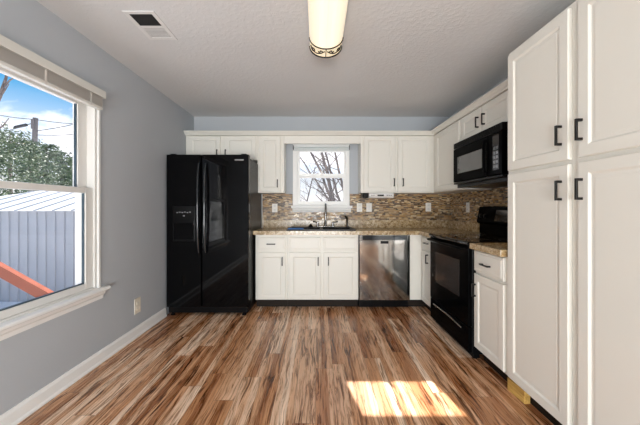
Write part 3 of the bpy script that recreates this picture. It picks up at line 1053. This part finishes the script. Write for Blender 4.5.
# ------------------------------------------------------------------ window blinds
bl = thing('window_blind', 'raised cream horizontal blind at the top of the tall left window', 'blind', (XL, 1.6, 1.94))
T = LEFTW(XL)
BY0, BY1 = LY0 - 0.03, 2.228
MB(T).box(BY0, BY1, 0.050, 0.062, 2.033, 2.088, 0.003).build('valance', 'valance', bl)
MB(T).box(BY0, BY0 + .01, 0.013, 0.050, 2.033, 2.088).build('valance_return', 'valance', bl)
MB(T).box(BY1 - .01, BY1, 0.013, 0.050, 2.033, 2.088).build('valance_return', 'valance', bl)
MB(T).box(BY0 + .012, BY1 - .012, 0.014, 0.048, 2.040, 2.084).build('headrail', 'white', bl)
for i in range(14):
    z = 1.966 + i * .005
    MB(T).prism([(0.014, z), (0.030, z + .0015), (0.046, z), (0.046, z + .0022), (0.030, z + .0037), (0.014, z + .0022)], BY0 + .012, BY1 - .014, axis=0).build('slat', 'blind', bl)
MB(T).box(BY0 + .012, BY1 - .014, 0.014, 0.048, 1.942, 1.963, 0.004).build('bottom_rail', 'valance', bl)
for y in (1.30, 1.75, 2.10):
    MB(T).box(y - .007, y + .007, 0.0465, 0.0485, 1.944, 2.04).build('ladder_tape', 'blind', bl)

rs = thing('roller_shade', 'pale rolled-up shade at the top of the small sink window', 'shade', (0.06, 3.93, 2.0))
b = MB()
b.tube([(-0.318, 3.915, 1.994), (0.424, 3.915, 1.994)], 0.024, 16)
b.build('roll', 'shade', rs, smooth=True)
b = MB()
b.box(-0.315, 0.421, 3.885, 3.890, 1.960, 1.985, 0.002)
b.build('hem_bar', 'shade', rs)
for x in (-0.326, 0.428):
    MB().box(x - .004, x + .004, 3.885, 3.9475, 1.975, 2.035, 0.002).build('bracket', 'darkchrome', rs)

# ------------------------------------------------------------------ ceiling light and vent
LX, LYa, LYb = 0.062, 0.97, 2.20
lt = thing('ceiling_light', 'long cream glowing ceiling light with scrolled end cap', 'ceiling light', (LX, 1.6, ZC))


def arc(r0, dz, n=14):
    return [(LX + r0 * math.cos(math.pi * (1 + i / n)), ZC - 0.020 + dz * math.sin(math.pi * (1 + i / n))) for i in range(n + 1)]


MB().box(LX - 0.122, LX + 0.122, LYa, LYb, ZC - 0.020, ZC - .0005, 0.002).build('base', 'vent', lt)
MB().prism(arc(0.118, 0.082), LYa + 0.13, LYb - 0.13, axis=1).build('diffuser', 'diffuser', lt)
for ya, yb, ye in ((LYb - 0.129, LYb, LYb), (LYa, LYa + 0.129, LYa)):
    ec = MB().prism(arc(0.118, 0.082), ya, yb, axis=1).build('end_cap', 'endcap', lt)
    b = MB()
    for y, r in ((ya + .006, 0.005), (yb - .006, 0.006)):
        b.tube([(p[0], y, p[1] - .001) for p in arc(0.120, 0.084)], r, 6)
    b.build('band', 'bronze', ec)
    # scrollwork laid on the curved underside
    b = MB()

    def onarc(s, y):     # s in -1..1 across the width
        a = math.pi * (1.5 + 0.46 * s)
        return (LX + 0.120 * math.cos(a), y, ZC - 0.020 + 0.084 * math.sin(a))
    ym = (ya + yb) / 2
    for sg in (-1, 1):
        b.tube([onarc(sg * (0.06 + 0.75 * t), ym + 0.045 * math.sin(t * math.pi * 1.0) - 0.02) for t in [i / 10 for i in range(11)]], 0.0046, 6)
        b.tube([onarc(sg * (0.62 + 0.16 * math.cos(t) * (1 - t / 9)), ym + 0.030 * math.sin(t) * (1 - t / 9)) for t in [i * .5 for i in range(15)]], 0.0042, 6)
        b.tube([onarc(sg * (0.22 + 0.12 * math.cos(t) * (1 - t / 9)), ym - 0.012 + 0.024 * math.sin(t) * (1 - t / 9)) for t in [i * .5 for i in range(15)]], 0.0042, 6)
    b.tube([onarc(0, ya + .01), onarc(0, yb - .01)], 0.0035, 6)
    b.build('scroll', 'bronze', ec)

vt = thing('ceiling_vent', 'white rectangular ceiling vent with dark open half', 'vent', (-1.132, 1.98, ZC))
VX0, VX1, VY0, VY1 = -1.233, -1.031, 1.825, 2.138
b = MB()
z0, z1 = ZC - .006, ZC - .0005
b.box(VX0, VX1, VY0, VY0 + .028, z0, z1, 0.002).box(VX0, VX1, VY1 - .028, VY1, z0, z1, 0.002)
b.box(VX0, VX0 + .028, VY0 + .028, VY1 - .028, z0, z1, 0.002).box(VX1 - .028, VX1, VY0 + .028, VY1 - .028, z0, z1, 0.002)
b.box(VX0 + .028, VX1 - .028, 1.975, 1.990, z0, z1)
b.build('frame', 'vent', vt)
MB().box(VX0 + .026, VX1 - .026, VY0 + .026, VY1 - .026, z1 - .001, z1).build('duct', 'ventdark', vt)
for i in range(8):
    y = 1.992 + i * .0145
    MB().prism([(y, z0 + .001), (y + .013, z1 - .002), (y + .014, z1 - .003), (y + .001, z0)], VX0 + .028, VX1 - .028, axis=0).build('louvre', 'vent', vt)
for i in range(8):
    y = VY0 + .031 + i * .0145
    MB().prism([(y + .013, z0 + .001), (y, z1 - .002), (y + .001, z1 - .001), (y + .014, z0 + .002)], VX0 + .028, VX1 - .028, axis=0).build('louvre', 'ventdark', vt)

# ------------------------------------------------------------------ raw wood block at the pantry foot
b = MB()
b.box(-0.072, 0.072, -0.020, 0.020, 0.0, 0.082, 0.003)
for v in b.bm.verts:
    v.co = Matrix.Rotation(math.radians(94), 3, 'Z') @ v.co + Vector((1.275, 1.84, 0.0005))
tag(b.build('wood_block', 'block'), 'short unpainted wood block on the floor against the pantry toe kick', 'block')

# ------------------------------------------------------------------ outside
GZ = -0.52
b = MB()
b.add([(-45, -30, GZ), (45, -30, GZ), (45, 60, GZ), (-45, 60, GZ)], [(0, 1, 2, 3)])
struct(b.build('ground', 'ground'), 'pale bare ground outside')

# grey shed seen through the left window
sh = thing('garden_shed', 'grey ribbed metal shed with pale sloping roof outside the left window', 'shed', (-5.6, 6.6, GZ))
b = MB()
SX_0, SX_1, SYf, SYr, SZ = -7.6, -4.02, 5.3, 8.3, 1.135
prof2 = []
x = SX_0
while x < SX_1 - 0.12:
    prof2 += [(x, SYf), (x + .10, SYf), (x + .108, SYf - .022), (x + .128, SYf - .022), (x + .136, SYf)]
    x += 0.168
prof2 += [(SX_1, SYf), (SX_1, SYr), (SX_0, SYr)]
b.prism(prof2, GZ, SZ, axis=2)
b.build('wall', 'siding', sh)
b = MB()
ridge = 1.62
EV = 0.07
vs = [(SX_0 - EV, SYf - EV, SZ), (SX_1 + EV, SYf - EV, SZ), (SX_1 + EV, SYr + EV, SZ), (SX_0 - EV, SYr + EV, SZ),
      (SX_0 + 1.3, 6.8, ridge), (SX_1 + EV, 6.8, ridge)]
b.add([(a_, c_, e_ + .002) for a_, c_, e_ in vs], [(0, 1, 5, 4), (1, 2, 5), (2, 3, 4, 5), (3, 0, 4), (3, 2, 1, 0)])
b.build('roof', 'roof', sh)
b = MB()
for i in range(12):
    x = SX_0 + 0.1 + i * 0.34
    if x > SX_1:
        break
    t0 = Vector((x, SYf - EV, SZ + .012))
    s = 1.0 if x > SX_0 + 1.3 else max(0.06, (x - SX_0 + EV) / 1.37)
    t1 = t0 + (Vector((x, 6.8, ridge + .012)) - t0) * s
    b.tube([t0, t1], 0.014, 6)
b.build('roof_rib', 'siding', sh)
tag(MB().box(-4.00, -3.92, 5.10, 5.18, GZ, 1.14, 0.004).build('window_track_band', 'trim'), 'white upright standing in for the exterior window track, beside the grey shed', 'post')  # added upright in place of the window's outer storm track

# red stained stair rail outside the left window
rl = thing('deck_stair_rail', 'red-brown sloping wooden rail outside the lower left window pane', 'railing', (-3.0, 3.0, GZ))
p0, p1 = at(-40, 247, 3.0), at(60, 303, 3.0)
dv = (p1 - p0).normalized()
nv = Vector((-dv.z, 0, dv.x))
if nv.z < 0:
    nv = -nv
b = MB()
wd_ = 0.105
vs = []
for pp_ in (p0, p1):
    for a_, c_ in ((-0.5, -0.03), (0.5, -0.03), (0.5, 0.03), (-0.5, 0.03)):
        vs.append(pp_ + nv * (a_ * wd_) + Vector((0, c_, 0)))
b.add(vs, [(0, 1, 2, 3), (7, 6, 5, 4), (0, 4, 5, 1), (1, 5, 6, 2), (2, 6, 7, 3), (3, 7, 4, 0)])
b.build('rail', 'rail', rl)
for s in (0.03, 0.95):
    c_ = p0 + (p1 - p0) * s
    MB().box(c_.x - .045, c_.x + .045, c_.y + .031, c_.y + .12, GZ, c_.z + .03, 0.004).build('post', 'rail', rl)


def foliage(b, c, rx, rz, n, rnd, size=0.16):
    """leaf sprays gathered in irregular clumps on a conical crown"""
    for _ in range(n // 30):
        h = rnd.random() ** 0.9
        rad = rx * (1.05 - 0.8 * h) * math.sqrt(rnd.random())
        a = rnd.uniform(0, 2 * math.pi)
        k = c + Vector((rad * math.cos(a), rad * math.sin(a), h * rz))
        cr = rx * rnd.uniform(0.10, 0.26)
        for _ in range(30):
            p = k + Vector((rnd.gauss(0, cr), rnd.gauss(0, cr), rnd.gauss(0, cr * .7)))
            if p.z > c.z + rz or p.z < c.z - 0.2:
                continue
            s = size * rnd.uniform(0.4, 1.2)
            u_ = Vector((rnd.gauss(0, 1), rnd.gauss(0, 1), rnd.gauss(0, .6))).normalized()
            v_ = u_.cross(Vector((rnd.gauss(0, 1), rnd.gauss(0, 1), rnd.gauss(0, 1)))).normalized()
            b.add([p - u_ * s, p - v_ * s * .35, p + u_ * s, p + v_ * s * .35], [(0, 1, 2, 3)])


evs = [(10, 131, 13.5, 1.25, 'broad dark evergreen tree behind the shed, left of the utility pole'),
       (30, 141, 16.3, 1.1, 'evergreen tree directly in front of the utility pole'),
       (47, 144, 19.6, 1.05, 'narrow evergreen tree just right of the utility pole'),
       (61, 152, 23.0, 1.1, 'low evergreen tree nearest the right edge of the left window'),
       (-12, 122, 11.0, 1.15, 'tall evergreen tree at the far left beyond the left window'),
       (76, 158, 27.5, 1.5, 'small evergreen tree beyond the right end of the shed roof')]
for px, py, yy, rx, lb in evs:
    top = at(px, py, yy)
    t = thing('evergreen_tree', lb, 'tree', (top.x, top.y, GZ), 'evergreens beyond the shed')
    b = MB()
    foliage(b, Vector((top.x, top.y, GZ + 0.3)), rx * 1.25, top.z - GZ - 0.3, 4600, R, 0.115 * (yy / 16) ** 0.7)
    f_ = b.build('foliage', 'leaf', t)
    MB().tube([(top.x, top.y, GZ), (top.x, top.y, (top.z + GZ) / 2), (top.x, top.y, top.z - .1)], [0.14, 0.09, 0.02], 8).build('trunk', 'bark', t)

up = thing('utility_pole', 'weathered wooden utility pole rising above the evergreens', 'pole', tuple(at(36, 207.5, 30.0) * 1)[:2] + (GZ,))
ptop = at(35.5, 118, 30.0)
pbot = at(32, 207.5, 30.0)
MB().tube([(pbot.x, 30, GZ), ptop], [0.27, 0.22], 12).build('shaft', 'pole', up)
MB().box(ptop.x - .11, ptop.x + .11, 29.60, 29.77, ptop.z - 1.2, ptop.z - .2, 0.02).build('bracket', 'pole', up)
wires = [((-30, 107), (35, 119.5), 'upper cable running left from the pole top'), ((35, 119.5), (110, 123), 'upper cable running right from the pole top'),
         ((36, 131), (110, 113), 'middle cable rising right from the pole'), ((36, 135), (110, 129), 'lowest cable running right from the pole'),
         ((-30, 137), (34, 122.5), 'lower cable with splice box left of the pole')]
for (a_, c_, lb) in wires:
    A, B = at(*a_, 29.95), at(*c_, 29.95)
    pts = [A + (B - A) * (i / 8) + Vector((0, 0, -0.25 * math.sin(math.pi * i / 8))) for i in range(9)]
    tag(MB().tube(pts, 0.032, 6).build('overhead_cable', 'wire'), 'thin black ' + lb, 'cable', 'overhead cables')
A, B = at(14, 127.5, 29.9), at(27.5, 124.6, 29.9)
tag(MB().tube([A, A + (B - A) * .08, A + (B - A) * .92, B], [0.06, 0.15, 0.15, 0.06], 10).build('cable_splice_box', 'wire'),
    'black cylinder hanging on the cable left of the pole', 'cable box')


def branch(b, p, d, L, r, depth, rnd, n=5, lim=None):
    pts, rs = [p], [r]
    q_ = Vector(p)
    dd = Vector(d).normalized()
    for i in range(n):
        dd = (dd + Vector((rnd.gauss(0, .09), rnd.gauss(0, .09), rnd.gauss(0.01, .06)))).normalized()
        q_ = q_ + dd * (L / n)
        if lim and not lim(q_):
            break
        pts.append(Vector(q_))
        rs.append(r * (1 - 0.6 * (i + 1) / n))
    if len(pts) < 2:
        return
    b.tube(pts, rs, 6 if depth else 8)
    if depth >= 3:
        return
    for i in range(1, len(pts)):
        for _ in range(2 if depth == 0 else 1):
            if rnd.random() < 0.9:
                sd = Vector((rnd.choice((-1, 1)) * rnd.uniform(.4, 1), rnd.gauss(0, .5), rnd.uniform(.1, .9)))
                branch(b, pts[i], (dd + sd).normalized(), L * rnd.uniform(.35, .55), rs[i] * .5, depth + 1, rnd, 4, lim)


def clear_of_sun(p):
    # keep the trees' own outline below the line of the winter sun over the yard
    return p.z < 1.15 + (p.y - 4.1) * 0.70 or p.x > 0.55


bt = [((339, 215, 9.15), (295, 150), 0.024, 'thin dark bare sapling leaning far to the left behind the sink window', 1),
      ((338, 215, 7.6), (311, 150), 0.036, 'slim dark bare tree, second from the left at the top of the sink window', 1),
      ((337, 215, 10.1), (321, 150), 0.066, 'thick grey bare tree in the middle of the sink window', 1),
      ((343, 215, 11.5), (325, 148), 0.046, 'dark bare tree just right of the thick grey one behind the sink window', 1),
      ((349, 210, 8.4), (333, 148), 0.036, 'bare tree leaning left, nearest the right edge of the sink window', 1),
      ((304, 215, 12.6), (314, 172), 0.028, 'low bare sapling at the left edge of the sink window view', 2)]
R2 = random.Random(21)
for (bx, by, yy), (tx, ty), r_, lb, nb in bt:
    p0, p1 = at(bx, by, yy), at(tx, ty, yy)
    t = thing('bare_tree', lb, 'tree', (p0.x, yy, GZ), 'bare trees behind the sink window')
    p1 = p0 + (p1 - p0) * 1.12
    foot = Vector((p0.x + 0.25 * (p0.x - p1.x), yy, GZ))
    pts = [foot, (foot + p0) / 2 + Vector((0.02, 0, 0))]
    pts += [p0 + (p1 - p0) * (i / 7) + Vector((R2.gauss(0, .018), R2.gauss(0, .03), 0)) * (1 if 0 < i < 7 else 0) for i in range(8)]
    rs_ = [r_ * 1.4, r_ * 1.3] + [r_ * (1.15 - .5 * i / 7) for i in range(8)]
    MB().tube(pts, rs_, 8).build('trunk', 'bark', t)
    b = MB()
    for i in range(1, 9):
        for _ in range(nb):
            sd = Vector((R2.choice((-1, -1, 1)) * R2.uniform(.4, 1), R2.gauss(0, .3), R2.uniform(.3, 1.1)))
            branch(b, pts[i], sd, R2.uniform(.5, 1.1), rs_[i] * .42, 2 if i > 4 else 1, R2, 4, clear_of_sun)
    b.build('branches', 'bark', t)
# bare twigs at the top left of the left window
p0 = at(-22, 190, 8.6)
p0.z = GZ
t = thing('bare_tree', 'bare branches reaching into the upper left of the tall window', 'tree', tuple(p0))
ptp = at(-6, 108, 8.6)
MB().tube([p0, (p0 + ptp) / 2, ptp], [0.12, 0.09, 0.06], 8).build('trunk', 'bark', t)
b = MB()
b.tube([ptp, at(0, 96, 8.6), at(6, 78, 8.6), at(9, 60, 8.6)], [0.06, 0.05, 0.035, 0.02], 6)
b.tube([at(3, 88, 8.6), at(10, 80, 8.6), at(18, 76, 8.6)], [0.03, 0.022, 0.012], 6)
b.tube([at(-2, 100, 8.6), at(5, 90, 8.6), at(9, 84, 8.6)], [0.03, 0.02, 0.01], 6)
b.tube([at(-4, 130, 8.6), at(3, 126, 8.6), at(9, 118, 8.6)], [0.03, 0.02, 0.01], 6)
b.build('branches', 'bark', t)

# unseen evergreen, added so its bough keeps the sun off the lower sash
t = thing('evergreen_tree', 'unseen evergreen added close outside the back wall, its bough shading the lower sash', 'tree', (-1.9, 5.75, GZ))
b = MB()
foliage(b, Vector((-1.9, 5.75, GZ + 0.5)), 0.75, 4.2, 1500, R2, 0.11)
for _ in range(1500):
    p = Vector((R2.uniform(-1.2, 0.20), R2.uniform(5.50, 5.74), 0))
    zc = 2.775 + (p.y - 5.6) * 0.8256
    p.z = zc + R2.uniform(-0.21, 0.15)
    u_ = Vector((R2.gauss(0, 1), R2.gauss(0, .6), R2.gauss(0, .25))).normalized()
    v_ = u_.cross(Vector((R2.gauss(0, 1), R2.gauss(0, 1), R2.gauss(0, 1)))).normalized()
    sz = R2.uniform(.04, .09)
    b.add([p - u_ * sz, p - v_ * sz * .4, p + u_ * sz, p + v_ * sz * .4], [(0, 1, 2, 3)])
b.build('foliage', 'leaf', t)
b = MB()
b.tube([(-1.9, 5.75, GZ), (-1.9, 5.75, 1.8), (-1.9, 5.75, 4.1)], [0.09, 0.06, 0.02], 8)
b.tube([(-1.9, 5.75, 2.1), (-1.2, 5.66, 2.55), (-0.4, 5.62, 2.74), (0.1, 5.62, 2.76)], [0.05, 0.04, 0.03, 0.012], 6)
b.build('trunk', 'bark', t)
